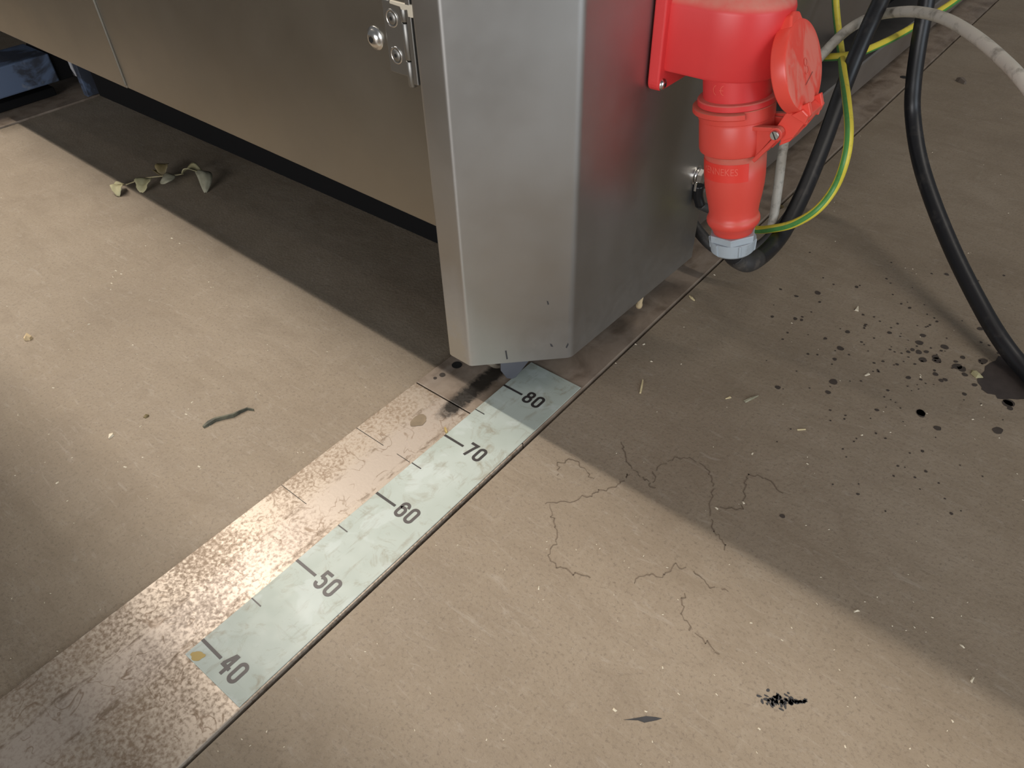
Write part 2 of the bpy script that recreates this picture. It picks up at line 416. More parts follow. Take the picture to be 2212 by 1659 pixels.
def disc(cx, cy, rx, ry=None, n=20, jit=.0, rot=0):
    ry = ry or rx; ph = random.random()*9
    out = []
    for i in range(n):
        a = 2*math.pi*i/n; k = 1+jit*(math.sin(3*a+ph)*.5+math.sin(5*a+ph*2)*.3+random.uniform(-.4, .4))
        x, y = rx*k*math.cos(a), ry*k*math.sin(a)
        out.append((cx+x*math.cos(rot)-y*math.sin(rot), cy+x*math.sin(rot)+y*math.cos(rot)))
    return out
for px, py, r in ((987, 789, .0062), (955.5, 810, .0036), (940, 817, .0022)):
    p = at_z(px, py); flat('drill_hole', disc(p.x, p.y, r), .0004, 'dark' if r > .005 else 'oil', far)
p = at_z(1953, 167); flat('drill_hole', disc(p.x, p.y, .008), .0004, 'dark', far)
p = at_z(904, 909); flat('rust_blot', disc(p.x, p.y, .0075, .0105, 26, .16), .0004, 'blot', near)
# ------------------------------------------------------------------ scale strip with numbers
Z0, Z1 = 0.0, .0011
strip = thing('scale_strip', (.036, .617, 0), 'pale green measuring strip numbered 40 to 80 along the rail edge', 'scale')
MB().prism([(.0, .3833), (.0730, .3850), (.0728, .8508), (.0, .8512)], lambda u, v, h: (u, v, h), .0001, Z1).build('strip', 'scale', strip, .0003, 1)
ZD = Z1+.00022
for i in range(40, 81, 5):
    big = i % 10 == 0; y = i/100; hw = .0014 if big else .0006; x1 = .0272 if big else .0135
    flat('tick_mark', [(.0002, y-hw), (x1, y-hw), (x1, y+hw), (.0002, y+hw)], ZD, 'ink' if i > 55 else 'ink2', strip)
DW, DH, ST = .0073, .0161, .0032
def arc(cx, cy, rx, ry, a0, a1, n=10): return [(cx+rx*math.cos(math.radians(a0+(a1-a0)*k/n)), cy+ry*math.sin(math.radians(a0+(a1-a0)*k/n))) for k in range(n+1)]
def stadium(w, h, cy, r): return arc(w/2-r, cy+h/2-r, r, r, 0, 90)+arc(-w/2+r, cy+h/2-r, r, r, 90, 180)+arc(-w/2+r, cy-h/2+r, r, r, 180, 270)+arc(w/2-r, cy-h/2+r, r, r, 270, 360)
h2, w2 = DH/2, DW/2
GLYPH = {
    '0': [(stadium(DW, DH, 0, .0035), True)],
    '8': [(stadium(DW*.90, DH*.455, DH*.2725, .0030), True), (stadium(DW, DH*.535, -DH*.2325, .0033), True)],
    '6': [(arc(0, h2-.0035, w2, .0035, -12, 180)+[(-w2, 0), (-w2, -h2+.0035)]+arc(0, -h2+.0035, w2, .0035, 180, 360)+arc(0, DH*.03-.0015, w2, .0035, 0, 90)+arc(0, DH*.03-.0015, w2, .0035, 90, 150), False)],
    '7': [([(-w2-.0012, h2), (w2, h2), (w2*.55, h2*.35), (-w2*.25, -h2-.0016)], False)],
    '5': [([(w2+.0006, h2), (-w2+.0006, h2), (-w2+.0002, h2*.12)], False), ([(-w2+.0006, h2*.10), (-w2*.4, h2*.25)]+arc(0, h2*.22-.0034, w2, .0036, 95, 0)+arc(0, -h2+.0035, w2, .0035, 0, -185), False)],
    '4': [([(w2*.45, h2+.0014), (w2*.45, -h2-.0016)], False), ([(w2*.10, h2+.0008), (-w2-.0004, -h2*.30)], False), ([(-w2-.0016, -h2*.36), (w2+.0014, -h2*.36)], False)],
}
gm_cache = {}
def digit(ch, cx, y, mat):
    k = (ch, mat)
    if k not in gm_cache:
        mb = MB()
        for q, (pts, cl) in enumerate(GLYPH[ch]): ribbon(mb, pts, ST, lambda x, yy, q=q: (x, yy, q*.00004), cl)
        me = D.meshes.new('digit'); me.from_pydata(mb.v, [], mb.f); me.materials.append(M[mat])
        bm = bmesh.new(); bm.from_mesh(me)
        for f in bm.faces:
            f.normal_update()
            if f.normal.z < 0: f.normal_flip()
        bm.to_mesh(me); bm.free(); gm_cache[k] = me
    o = D.objects.new('digit', gm_cache[k]); COL.objects.link(o); o.parent = strip
    o.location = Vector((cx, y, ZD))-strip.location
for i in (40, 50, 60, 70, 80):
    m = 'ink' if i > 60 else 'ink2'
    digit(str(i)[0], .0361, i/100+.0012, m); digit('0', .0489, i/100+.0012, m)
p = at_z(427, 1419); flat('ochre_blot', disc(p.x, p.y, .0062, .0042, 22, .22, .5), Z1+.0002, 'ochre', strip)

# ------------------------------------------------------------------ machine
mach = thing('machine_housing', (0, .77, 0), 'stainless steel machine housing with chamfered corner column rolling on floor rails', 'machine')
RA = math.radians(-1.5)
def ML(x, y, z): return (x*math.cos(RA)-y*math.sin(RA), .77+x*math.sin(RA)+y*math.cos(RA), z)
TOP = 1.90
def sheet(name, path, th, z0, z1, mat, smooth=True):
    """bent sheet metal: outer path in plan, thickness inwards (to the left of the path)"""
    n = len(path); inn = []
    for i in range(n):
        a = path[max(i-1, 0)]; c = path[min(i+1, n-1)]; d = (c-a).normalized(); inn.append(path[i]+Vector((-d.y, d.x))*th)
    ring = path+inn[::-1]; m = len(ring); mb = MB()
    v = [ML(q.x, q.y, z0) for q in ring]+[ML(q.x, q.y, z1) for q in ring]
    fs = [(i, (i+1) % m, m+(i+1) % m, m+i) for i in range(m)]
    o = mb.add(v, fs, smooth)
    for i in range(n-1):
        j, k = 2*n-1-i, 2*n-2-i
        mb.f.append((i, i+1, k, j)); mb.smooth.append(False)
        mb.f.append((m+j, m+k, m+i+1, m+i)); mb.smooth.append(False)
    ob = mb.build(name, mat, mach)
    es = ob.modifiers.new('split', 'EDGE_SPLIT'); es.split_angle = math.radians(50)
    return ob
colpath = fillet([(-.051, .16), (-.051, -.005), (-.017, -.005), (.060, .0756), (.0605, .3356), (.030, .3356)], [0, .006, .006, .013, .003, 0], 8)
dense = []
for i, q in enumerate(colpath):
    dense.append(q)
lab(sheet('corner_column', dense, .0022, .045, TOP, 'steel'), 'bent stainless corner column with chamfered face and dusty lower edge')
# door and fixed panel
def slab(name, x0, x1, y0, y1, z0, z1, mat, bev=.002):
    mb = MB(); mb.prism([(x0, y0), (x1, y0), (x1, y1), (x0, y1)], ML, z0, z1); return mb.build(name, mat, mach, bev)
door = slab('door_leaf', -.6655, -.0535, .0030, .022, .200, TOP-.01, 'steel2', .0015)
panel = slab('front_panel', -3.2, -.6690, .0030, .022, .1985, TOP-.01, 'steel2', .0015)
slab('door_edge_strip', -.6712, -.6660, .0008, .012, .2035, TOP-.01, 'steel2', .0008)
slab('top_cover', -3.2, .03, .023, 1.9, TOP-.012, TOP-.004, 'steel2', .001)
o = MB().box((.030, 1.115, .199), (.050, 2.9, TOP-.013)).build('side_panel', 'side', mach, .0015)
MB().box((-3.2, .865, .235), (.028, 2.7, TOP-.015)).build('chassis', 'under', mach)
MB().box((-1.17, .945, .030), (-.062, 2.6, .235)).build('shade_filler', 'under', mach)  # added black box standing in for the deep shade under the door
# low frame beam on the rail behind the column
mb = MB(); mb.prism([(-.075, .078), (.017, .074), (.0195, .071), (.0195, .018), (.012, .018), (.012, .066), (-.075, .070)], lambda u, v, h: (u, h, v), 1.125, 2.9)
lab(mb.build('frame_beam', 'beam', mach, .0008), 'folded steel frame beam low above the rail')
# wheel and scraper under the column
wf = frame_fn((-.030, .838, .0495), (1, 0, 0))
wh = MB().lathe([(-.015, .012), (-.015, .044), (-.012, .0485), (.012, .0485), (.015, .044), (.015, .012)], wf, 40).build('wheel', 'wheel', mach, split=True)
MB().lathe([(-.030, .0075), (.030, .0075)], wf, 20).build('axle', 'pin', wh)
tip = Vector((.0045, .8095, .006)); ch = Vector((.7071, .7071, 0)); nn = Vector((-.7071, .7071, 0))
mb = MB(); mb.prism([(-.0115, .055), (-.0125, .014), (-.006, .0015), (.0, 0), (.005, .002), (.0235, .030), (.0235, .055)], lambda u, v, h: tip+ch*u+Vector((0, 0, v))+nn*h, 0, .006)
lab(mb.build('rail_scraper', 'bluesteel', mach, .0008), 'bluish steel scraper plate in front of wheel')
# small foot bolt hanging beside the column
fb = frame_fn(at_z(1380, 662, .012), (at_z(1386, 636, .040)-at_z(1380, 662, .012)), (1, 0, 0))
MB().lathe([(0, .0034), (.001, .0042), (.006, .0042), (.0062, .0031), (.034, .0031)], fb, 14).build('foot_bolt', 'chip', mach)
# button head screw on the door
sx, sz = -.1078, .3668
DY = .0030
def DP(x, y, z): return Vector(ML(x, y, z))
yax = DP(0, -1, 0)-DP(0, 0, 0)
def local_x(wx): return (wx)/math.cos(RA)
sf = frame_fn(DP(sx, DY, sz), yax)
scr = MB().lathe([(0, .0100), (.0009, .0100), (.0011, .0088), (.0030, .0078), (.0048, .0056), (.0055, .0034)], sf, 32).build('button_screw', 'chrome', mach)
MB().lathe([(.0053, .0027), (.0058, .0027)], sf, 6, smooth=False).build('hex_socket', 'dark', scr)
# hinge
hx, hz = -.0785, .3735
mb = MB(); mb.prism([(-.0895, .3435), (-.0668, .3435), (-.0668, .4015), (-.0895, .4015)], lambda u, v, h: DP(u, h, v), DY, DY-.0035)
leafh = mb.build('hinge_leaf', 'hinge', mach, .0008)
for z in (.3884, .3590):
    hf = frame_fn(DP(-.0790, DY-.0034, z), yax)
    ring = MB().lathe([(0, .0072), (.0007, .0072), (.0009, .0060), (.0001, .0055)], hf, 28, caps=False).build('screw_seat', 'chrome', leafh)
    MB().lathe([(.0000, .0053), (.0012, .0048), (.0014, .0020)], hf, 24).build('hinge_screw', 'hinge', leafh)
    MB().lathe([(.0013, .0016), (.0016, .0016)], hf, 6, smooth=False).build('hex_socket', 'dark', leafh)
kf = frame_fn(DP(-.0635, DY-.0025, .330), (0, 0, 1), (1, 0, 0))
for a, b in ((.0060, .0275), (.0282, .0575), (.0582, .0700)):
    MB().lathe([(a, .0033), (a+.0006, .0038), (b-.0006, .0038), (b, .0033)], kf, 20).build('hinge_knuckle', 'hinge', mach)
slab('hinge_strip', -.0568, -.0514, -.0045, .0020, .3405, .425, 'hinge', .0006)
capx = [at_y(px, py, .7655) for px, py in ((837, 1), (862, 7), (887, 12), (889.5, 40), (878, 39), (876, 24), (862, 22), (860, 16), (837, 9))]
mb = MB(); mb.prism([(q.x, q.z) for q in capx], lambda u, v, h: (u, .7655+h+(-.026*u), v), 0, .008)
mb.build('hinge_cap', 'cap', mach, .0006)
slab('door_gasket', -.0850, -.0590, -.0030, .0028, .4055, .60, 'brown', .0005)
# earth bolt on the column side
eb = at_x(1505, 378, .0690); XF = .0690
ef = frame_fn((XF-.001, eb.y, eb.z), (1, 0, 0))
MB().lathe([(0, .0115), (.0016, .0115), (.0018, .0108)], ef, 32).build('washer', 'chrome', mach, split=True)
bolt = MB().lathe([(.0048, .0082), (.0052, .0088), (.0100, .0088), (.0106, .0080)], ef, 6, smooth=False).build('hex_bolt', 'chrome', mach)
# black scuffs, dents on the column
CH0, CH1 = Vector((-.017, -.005)), Vector((.060, .0756)); CD = (CH1-CH0).normalized(); CN = Vector((CD.y, -CD.x))
def on_chamfer(px, py):
    o3 = Vector(ML(CH0.x, CH0.y, 0)); n3 = Vector(ML(CN.x, CN.y, 0))-Vector(ML(0, 0, 0)); r = ray(px, py)
    return CAM+r*((o3-CAM).dot(n3)/r.dot(n3))+n3*.0004
for pts in ([(1091, 758), (1094, 757), (1097, 775), (1094, 776)], [(1181, 650), (1184, 651), (1186, 657), (1183, 658)], [(1188, 742), (1192, 744), (1195, 749), (1190, 748)], [(1222, 750), (1227, 741), (1228, 744), (1224, 752)]):
    mb = MB(); mb.add([on_chamfer(*q) for q in pts], [(0, 1, 2, 3)]); mb.build('scuff_mark', 'soot', mach)
# blue truck on the left rail
def wbox(name, a, b, mat, bev=.003): return MB().box(a, b).build(name, mat, mach, bev)
wbox('truck_beam', (-1.41, .77, .036), (-1.300, .930, .091), 'blue')
wbox('truck_block', (-1.405, .931, .034), (-1.305, .962, .092), 'under')
mb = MB(); mb.prism([(.962, .085), (.962, .050), (.966, .034), (.975, .026), (.984, .024), (.984, .085)], lambda u, v, h: (h, u, v), -1.40, -1.298)
mb.build('truck_bracket', 'white', mach, .001)
mb = MB(); mb.prism([(.958, .230), (.952, .007), (1.30, .007), (1.30, .230)], lambda u, v, h: (h, u, v), -1.268, -1.250)
lab(mb.build('truck_plate', 'blue', mach, .001), 'blue steel side plate of the truck reaching down to the rail')
wbox('truck_crossbar', (-1.62, .83, .118), (-1.46, 1.9, .165), 'blue')
wbox('truck_rail_shoe', (-1.40, .800, .001), (-1.335, .925, .018), 'under', .002)

# red wall inlet screwed to the column side (part of the machine)
FX0, FX1 = .0665, .0785
fl = fillet([(.975, .3065), (.946, .3065), (.946, .470), (1.054, .470), (1.054, .3065), (.975, .3065)], [0, .010, .010, .010, .010, 0], 6)[:-1]
inlet = MB().prism([tuple(q) for q in fl], lambda u, v, h: (h, u, v), FX0, FX1).build('inlet_flange', 'red', mach, .0018, 3)
lab(inlet, 'red plastic wall flange of the power inlet')
def dee(k, sc=1.0):
    hw = .0470-k; xn = .1690-k*1.2
    out = [(FX1-.003, 1.0-hw), (.118, 1.0-hw)]
    out += [(.118+(xn-.118)*math.sin(math.radians(a)), 1.0-hw*math.cos(math.radians(a))) for a in range(9, 180, 9)]
    return out+[(.118, 1.0+hw), (FX1-.003, 1.0+hw)]
mb = MB(); lv = [(.3250, .0018), (.3275, .0), (.380, 0), (.3835, .0010), (.3870, .0045), (.3925, .0130), (.3975, .022)]
rings = [[(x, y, z) for x, y in dee(k)] for z, k in lv]; n = len(rings[0])
mb.add([p for r in rings for p in r], [(k*n+i, k*n+(i+1) % n, (k+1)*n+(i+1) % n, (k+1)*n+i) for k in range(len(lv)-1) for i in range(n)], True)
mb.f += [tuple(range(n-1, -1, -1)), tuple((len(lv)-1)*n+i for i in range(n))]; mb.smooth += [False, False]
hood = mb.build('inlet_hood', 'red', mach); es = hood.modifiers.new('split', 'EDGE_SPLIT'); es.split_angle = math.radians(40)
AX = Vector((.131, 1.0, .3143)); WV = Vector((.1595, 0, -.9872)).normalized(); EX = Vector((.9872, 0, .1595)).normalized(); EY = Vector((0, 1, 0))
def CF(t, r, a): return AX+WV*t+(EX*math.cos(a)+EY*math.sin(a))*r
lab(MB().lathe([(-.020, .0315), (.0125, .0312), (.0130, .0355), (.0140, .0363), (.0185, .0363), (.0192, .0355)], CF, 64).build('inlet_collar', 'red', mach, split=True), 'round red collar of the inlet with a CE mark')
ip = at_x(1430, 183, FX1)
isf = frame_fn((FX1-.0005, ip.y+.001, ip.z), (1, 0, 0))
isc = MB().lathe([(0, .0056), (.0008, .0056), (.0024, .0045), (.0034, .0028)], isf, 24).build('flange_screw', 'chrome', mach)
MB().lathe([(.0033, .0017), (.0037, .0017)], isf, 6, smooth=False).build('hex_socket', 'dark', isc)
# CE mark, raised
def warp_lathe(t0, r, a0): return lambda x, y: CF(t0-y, r, a0+x/r)
mb = MB()
for cx in (-.0036, .0040):
    ribbon(mb, arc(cx+.0018, 0, .0036, .0042, 100, 260, 14), .0007, warp_lathe(.0005, .03165, math.radians(-96)))
ribbon(mb, [(.0008, 0), (.0050, 0)], .0006, warp_lathe(.0005, .03165, math.radians(-96)))
mb.build('ce_mark', 'redlt', mach)

# ------------------------------------------------------------------ red coupler plugged in from below, with its cable
cpl = thing('power_coupler', tuple(AX+WV*.10), 'red industrial power coupler with open dusty lid and long black cable', 'plug')
MB().lathe([(.0196, .0330), (.0196, .0350), (.0202, .0356), (.0315, .0356), (.0322, .0346), (.0345, .0346), (.0352, .0349), (.0600, .0349), (.0628, .0342), (.0641, .0322), (.0641, .0300)], CF, 64).build('coupler_socket', 'red2', cpl, split=True)
lab(MB().lathe([(.0197, .0352), (.0197, .0395), (.0203, .0408), (.0245, .0410), (.0256, .0400), (.0256, .0352)], CF, 44, math.radians(-205), math.radians(-54)).build('locking_ridge', 'red2', cpl, split=True), 'dusty raised locking ridge around the socket rim')
MB().lathe([(.0636, .0296), (.0900, .0298), (.1000, .0292), (.1120, .0275), (.1220, .0256), (.1300, .0246), (.1330, .0250), (.1345, .0260), (.1370, .0268), (.1400, .0268), (.1425, .0258), (.1450, .0238), (.1510, .0205), (.1580, .0190)], CF, 64).build('coupler_grip', 'red2', cpl)
# label field and raised lettering
def shell(t0, t1, r, a0, a1, n=24):
    vs = []; fs = []
    for k in range(n+1):
        a = math.radians(a0+(a1-a0)*k/n); vs += [CF(t0, r, a), CF(t1, r, a)]
    fs = [(2*k, 2*k+1, 2*k+3, 2*k+2) for k in range(n)]
    mb = MB(); mb.add(vs, fs, True); return mb
shell(.0705, .0885, .02995, -152, -39).build('label_field', 'redlabel', cpl)
def text_mesh(s, size, fn, name, mat, parent, sx=1.0, ext=.06):
    cu = D.curves.new('tmp', 'FONT'); cu.body = s; cu.align_x = 'CENTER'; cu.align_y = 'CENTER'; cu.size = 1.0; cu.resolution_u = 3
    to = D.objects.new('tmp', cu); COL.objects.link(to)
    dg = bpy.context.evaluated_depsgraph_get(); me0 = to.evaluated_get(dg).to_mesh()
    bm = bmesh.new(); bm.from_mesh(me0); bmesh.ops.triangulate(bm, faces=bm.faces)
    bmesh.ops.subdivide_edges(bm, edges=[e for e in bm.edges if e.calc_length() > .25], cuts=2)
    for v in bm.verts: v.co = fn(v.co.x*size*sx, v.co.y*size)
    me = D.meshes.new(name); bm.to_mesh(me); bm.free(); to.evaluated_get(dg).to_mesh_clear()
    D.objects.remove(to); D.curves.remove(cu)
    me.materials.append(M[mat]); o = D.objects.new(name, me); COL.objects.link(o); o.parent = parent; bpy_inv(o, parent); return o
lab(text_mesh('MENNEKES', .0098, warp_lathe(.0780, .03020, math.radians(-97)), 'raised_lettering', 'redlt', cpl, .84), 'raised red lettering on the grip')
# hinge lugs: triangular frames both sides
def TR(t, r, y): return AX+WV*t+EX*r+EY*y
PT, PR = .0391, .0489
for sy in (-1, 1):
    y0, y1 = sy*.0165, sy*.0225
    mb = MB()
    def bar(p, q, wdt):
        p, q = Vector(p), Vector(q); d = (q-p).normalized(); nrm = Vector((-d.y, d.x))*wdt/2
        mb.prism([tuple(p+nrm), tuple(q+nrm), tuple(q-nrm), tuple(p-nrm)], lambda u, v, h: TR(u, v, h), y0, y1)
    bar((.0360, .026), (.0350, .0495), .0038)
    bar((.0665, .0285), (.0420, .0500), .0038)
    mb.prism([(.0360, .026), (.0365, .050), (.0650, .028)], lambda u, v, h: TR(u, v, h), y0*.82, y1*.82)
    mb.prism([(PT+.0062*math.cos(a*math.pi/10), PR+.0062*math.sin(a*math.pi/10)) for a in range(20)], lambda u, v, h: TR(u, v, h), y0*.98, y1*1.03)
    mb.build('hinge_lug', 'red2', cpl, .0005)
pf = frame_fn(TR(PT, PR, -.0262), (0, 1, 0))
hp = MB().lathe([(0, .0036), (.0006, .0041), (.0030, .0041), (.0032, .0030), (.052, .0030)], pf, 24).build('hinge_pin', 'pin', cpl)
sl = TR(PT, PR, -.0264); a = math.radians(35); dv = Vector((math.sin(a), 0, -math.cos(a)*-1)); dv = Vector((-.55, 0, .83)); pv = Vector((.83, 0, .55))
mb = MB(); mb.add([sl+dv*.0037+pv*.0005, sl-dv*.0037+pv*.0005, sl-dv*.0037-pv*.0005, sl+dv*.0037-pv*.0005], [(0, 1, 2, 3)]); mb.build('pin_slot', 'dark', hp)
# lid
LC = Vector((.1895, 1.0, .3385)); LD = Vector((.371, 0, -.929)).normalized(); LN = Vector((.929, 0, .371)).normalized()
def LF(t, r, ang): return LC+LN*t+(LD*math.cos(ang)+EY*math.sin(ang))*r
lid = MB().lathe([(-.0135, .0335), (-.0135, .0375), (-.0125, .0383), (-.0020, .0383), (-.0006, .0377), (0, .0362), (.0004, .030), (.0008, .015), (.0009, .002)], LF, 64).build('lid', 'lid', cpl, split=True)
mb = MB()
mb.prism([(-.0340, -.0150), (-.0340, .0120), (-.0435, .0070), (-.0455, -.002), (-.0435, -.0100)], lambda u, v, h: LC+LN*h+LD*u+EY*v, -.0120, -.0008); mb.build('lid_nose', 'lid', lid, .002, 3)
mb = MB()                       # small raised emblem and a score in the dust
ribbon(mb, arc(0, .0030, .0030, .0030, -60, 240, 12), .0009, lambda x, y: LF(.00125, math.hypot(x, y), math.atan2(x, -y)))
ribbon(mb, arc(0, -.0035, .0034, .0034, -160, 120, 12), .0009, lambda x, y: LF(.00125, math.hypot(x, y), math.atan2(x, -y)))
mb.build('lid_emblem', 'redlt', lid)
mb = MB(); ribbon(mb, [(-.0060, -.0150), (.0110, -.0085)], .0005, lambda x, y: LF(.00145, math.hypot(x, y), math.atan2(x, -y))); mb.build('lid_scratch', 'soot', lid)
# arms from the lid down to the pin
piv = TR(PT, PR, 0)
for sy in (-1, 1):
    mb = MB(); e = LC+LD*.037+LN*-.004
    prof = [(piv.x-.0035, piv.z+.0035), (piv.x+.004, piv.z-.0085), (piv.x+.0135, piv.z-.0020), (e.x+.0105, e.z+.002), (e.x+.0060, e.z+.012), (e.x-.0120, e.z-.002)]
    mb.prism(prof, lambda u, v, h: (u, h, v), 1.0+sy*.0105, 1.0+sy*.0155); mb.build('lid_arm', 'lid', lid, .0008)
mb = MB(); mb.prism([(.0010, -.0150), (.0100, -.0085), (.0140, -.0010), (.0110, .001), (.0020, -.007)], lambda u, v, h: (piv.x+u, h, piv.z+v), .9895, 1.0105); mb.build('lid_lever', 'lid', lid, .0008)
mb = MB(); mb.prism([(e.x-.006, e.z-.001), (e.x+.008, e.z-.0055), (e.x+.0095, e.z+.002), (e.x+.003, e.z+.006)], lambda u, v, h: (u, h, v), .981, 1.019); mb.build('lid_crossbar', 'lid', lid, .0008)
for sy in (-1, 1):
    mb = MB(); mb.prism([(e.x+.004, e.z-.008), (e.x+.0085, e.z-.0075), (e.x+.0085, e.z+.006), (e.x+.004, e.z+.006)], lambda u, v, h: (u, h, v), 1.0+sy*.012, 1.0+sy*.0145); mb.build('lid_rib', 'lid', lid, .0006)
# gland nut
cam_a = math.radians(-68)
def hexr(t0, t1, r0, r1):
    mb = MB(); prof = [(t0, r0*.86), (t0, r0), (t1, r1), (t1, r1*.80)]
    return mb.lathe(prof, lambda t, r, a: CF(t, r, a+cam_a), 6, smooth=False)
nut = hexr(.1530, .1610, .0252, .0246).build('gland_nut', 'nut', cpl, .0008)
MB().lathe([(.1605, .0236), (.1610, .0240), (.1740, .0222), (.1765, .0195), (.1765, .010)], lambda t, r, a: CF(t, r, a+cam_a), 48).build('nut_skirt', 'nut', nut, split=True)
for da in (-38, 22, 82, 142, 202, 262):
    mb = MB(); a = cam_a+math.radians(da); e1 = EX*math.cos(a)+EY*math.sin(a); e2 = -EX*math.sin(a)+EY*math.cos(a)
    mb.prism([(.1608, .0215), (.1608, .0250), (.1730, .0238), (.1760, .0205)], lambda u, v, h: AX+WV*u+e1*v+e2*h, -.0011, .0011); mb.build('nut_rib', 'nut', nut, .0003)
# cable of the coupler: hook, up past the lid, over and down to the floor
fz = FZ+.0098
cable_pts = [AX+WV*.160, AX+WV*.180, at_d(1596, 560, .795), at_d(1618, 567, .805), at_d(1652, 547, .83), at_d(1692, 500, .855), at_d(1736, 415, .875), at_d(1779, 310, .89), at_d(1820, 195, .895), at_d(1860, 95, .880), at_d(1906, -5, .865),
             at_d(1950, -90, .86), at_d(1992, -110, .87), at_d(2008, -60, .89), at_d(2001, 5, .905), at_d(1984, 100, .93), at_d(1973, 185, .955), at_d(1972, 250, .97), at_d(1985, 338, .965), at_d(2013, 430, .945), at_d(2060, 545, .915), at_d(2118, 660, .88), at_z(2165, 738, .016), at_z(2212, 796, fz), at_z(2300, 880, fz), at_z(2450, 960, fz), at_z(2650, 1000, fz)]
cab = MB().tube(spline(cable_pts, 12), .0098, 20).build('rubber_cable', 'rubber', cpl)
hk = spline([AX+WV*.176, at_d(1590, 556, .79), at_d(1606, 567, .80), at_d(1630, 561, .815), at_d(1655, 545, .832)], 10)
MB().tube(spline(cable_pts[1:5], 12)[4:-6], .0106, 20).build('cable_sleeve', 'rubber2', cab)

# ------------------------------------------------------------------ other cables
ew = thing('earth_wire', tuple(eb), 'yellow green earth wire hanging in a loop from a lug on the column', 'wire', None)
ywp = [at_d(1556, 462, .895), at_d(1590, 486, .905), at_d(1632, 496, .875), at_d(1668, 494, .845), at_d(1715, 483, .822), at_d(1765, 453, .798), at_d(1803, 405, .785), at_d(1826, 345, .765), at_d(1834, 285, .765), at_d(1829, 215, .80), at_d(1821, 155, .87), at_d(1817, 115, .925), at_d(1811, 70, .95), at_d(1806, 20, .955), at_d(1803, -40, .96), at_d(1800, -110, .98), at_x(1785, -190, .052)]
MB().tube(spline(ywp, 14), .0047, 16).build('insulation', 'yg', ew)
lp = Vector((XF+.0032, eb.y, eb.z))
slp = [lp+Vector((.001, .001, -.012)), lp+Vector((.0018, .002, -.026)), lp+Vector((.0055, .004, -.038)), (lp+Vector((.0055, .004, -.038)))*.45+ywp[0]*.55, ywp[0], ywp[0]*.4+ywp[1]*.6]
MB().tube(spline(slp[:3], 8), .0060, 16).build('heat_shrink', 'sleeve', ew)
MB().tube(spline(slp[2:], 8), .0052, 16).build('inner_sleeve', 'rubber2', ew)
mb = MB(); mb.lathe([(.0022, .0046), (.0022, .0090), (.0044, .0090), (.0044, .0046)], ef, 28, caps=False)
mb.prism([(-.005, -.006), (.005, -.006), (.0052, -.018), (-.0052, -.018)], lambda u, v, h: (XF+h, eb.y+u, eb.z+v), .0012, .0042)
mb.build('cable_lug', 'chrome', ew, .0005)
y2 = [at_x(1690, 118, .054), at_d(1735, 124, 1.0), at_d(1775, 124, .935), at_d(1815, 122, .91), at_d(1850, 116, .915), at_d(1885, 103, .93), at_d(1930, 82, .95), at_d(1975, 57, .97), at_d(2020, 30, .985), at_d(2060, 4, 1.0), at_d(2110, -35, 1.02), at_d(2180, -100, 1.03), at_d(2230, -200, .99), at_d(2200, -330, .90), at_x(2080, -420, .052)]
tag(MB().tube(spline(y2, 12), .0047, 16).build('bonding_wire', 'yg'), 'yellow green bonding wire passing behind the lid and both black cables', 'wire')
gp = [at_z(1655, 540, .0062), at_d(1663, 505, .965), at_d(1671, 470, .955), at_d(1682, 395, .94), at_d(1692, 320, .925), at_d(1712, 230, .92), at_d(1748, 155, .92), at_d(1790, 103, .91), at_d(1835, 62, .895), at_d(1885, 36, .91), at_d(1940, 26, .86), at_d(1990, 27, .82), at_d(2045, 42, .77), at_d(2105, 78, .72), at_d(2165, 128, .68), at_d(2215, 182, .65), at_d(2290, 290, .63), at_d(2390, 450, .65), at_d(2520, 640, .70), at_z(2650, 800, FZ+.0062), at_z(2800, 850, FZ+.0062)]
gp[0] = Vector((gp[0].x, gp[0].y, .0062))
tag(MB().tube(spline(gp, 12), .0060, 16).build('grey_cable', 'grey'), 'dirty grey cable arching over the black cables', 'cable')
bh = [Vector((-.03, 1.16, .11)), at_d(1470, 440, .985), at_d(1503, 492, .975), at_d(1540, 532, .965), at_d(1590, 552, .955), at_d(1636, 535, .945), at_d(1676, 500, .945), at_d(1712, 455, .95), at_d(1750, 385, .96), at_d(1786, 300, .97), at_d(1822, 205, .985), at_d(1850, 130, 1.0), at_x(1866, 80, .052)]
tag(MB().tube(spline(bh, 12), .0075, 16).build('black_hose', 'rubber2'), 'thin dusty black hose looping out from behind the column', 'hose')

# ------------------------------------------------------------------ dry twig with leaves
def leaf_mb(base, tip, wid, arch_h, fold, bend=0.0, prof=None, nu=12, nv=6, droop=0.0, rag=.0):
    b, t = Vector(base), Vector(tip); ax = t-b; Lg = ax.length; d = ax.normalized(); side = Vector((0, 0, 1)).cross(d)
    if side.length < .1: side = Vector((1, 0, 0))
    side.normalize(); up = d.cross(side).normalized()
    if up.z < 0: up = -up
    vs = []
    for i in range(nu+1):
        u = i/nu; w = wid*(math.sin(math.pi*min(1, u*.94+.03))**.75)*(1+random.uniform(-rag, rag))
        for j in range(nv+1):
            v = -1+2*j/nv
            vs.append(b+ax*u+side*(w*v+bend*math.sin(math.pi*u))+up*(arch_h*math.sin(math.pi*u)+fold*abs(v)*math.sin(math.pi*u)-droop*u*u*0+.0006*math.sin(9*u+3*v)))
    fs = [(i*(nv+1)+j, i*(nv+1)+j+1, (i+1)*(nv+1)+j+1, (i+1)*(nv+1)+j) for i in range(nu) for j in range(nv)]
    mb = MB(); mb.add(vs, fs, True); return mb
def G(px, py, z=.004): return at_z(px, py, FZ+z)
tw = thing('dry_twig', tuple(G(330, 392, 0)), 'dry twig with five curled pale leaves lying near the door shadow', 'twig')
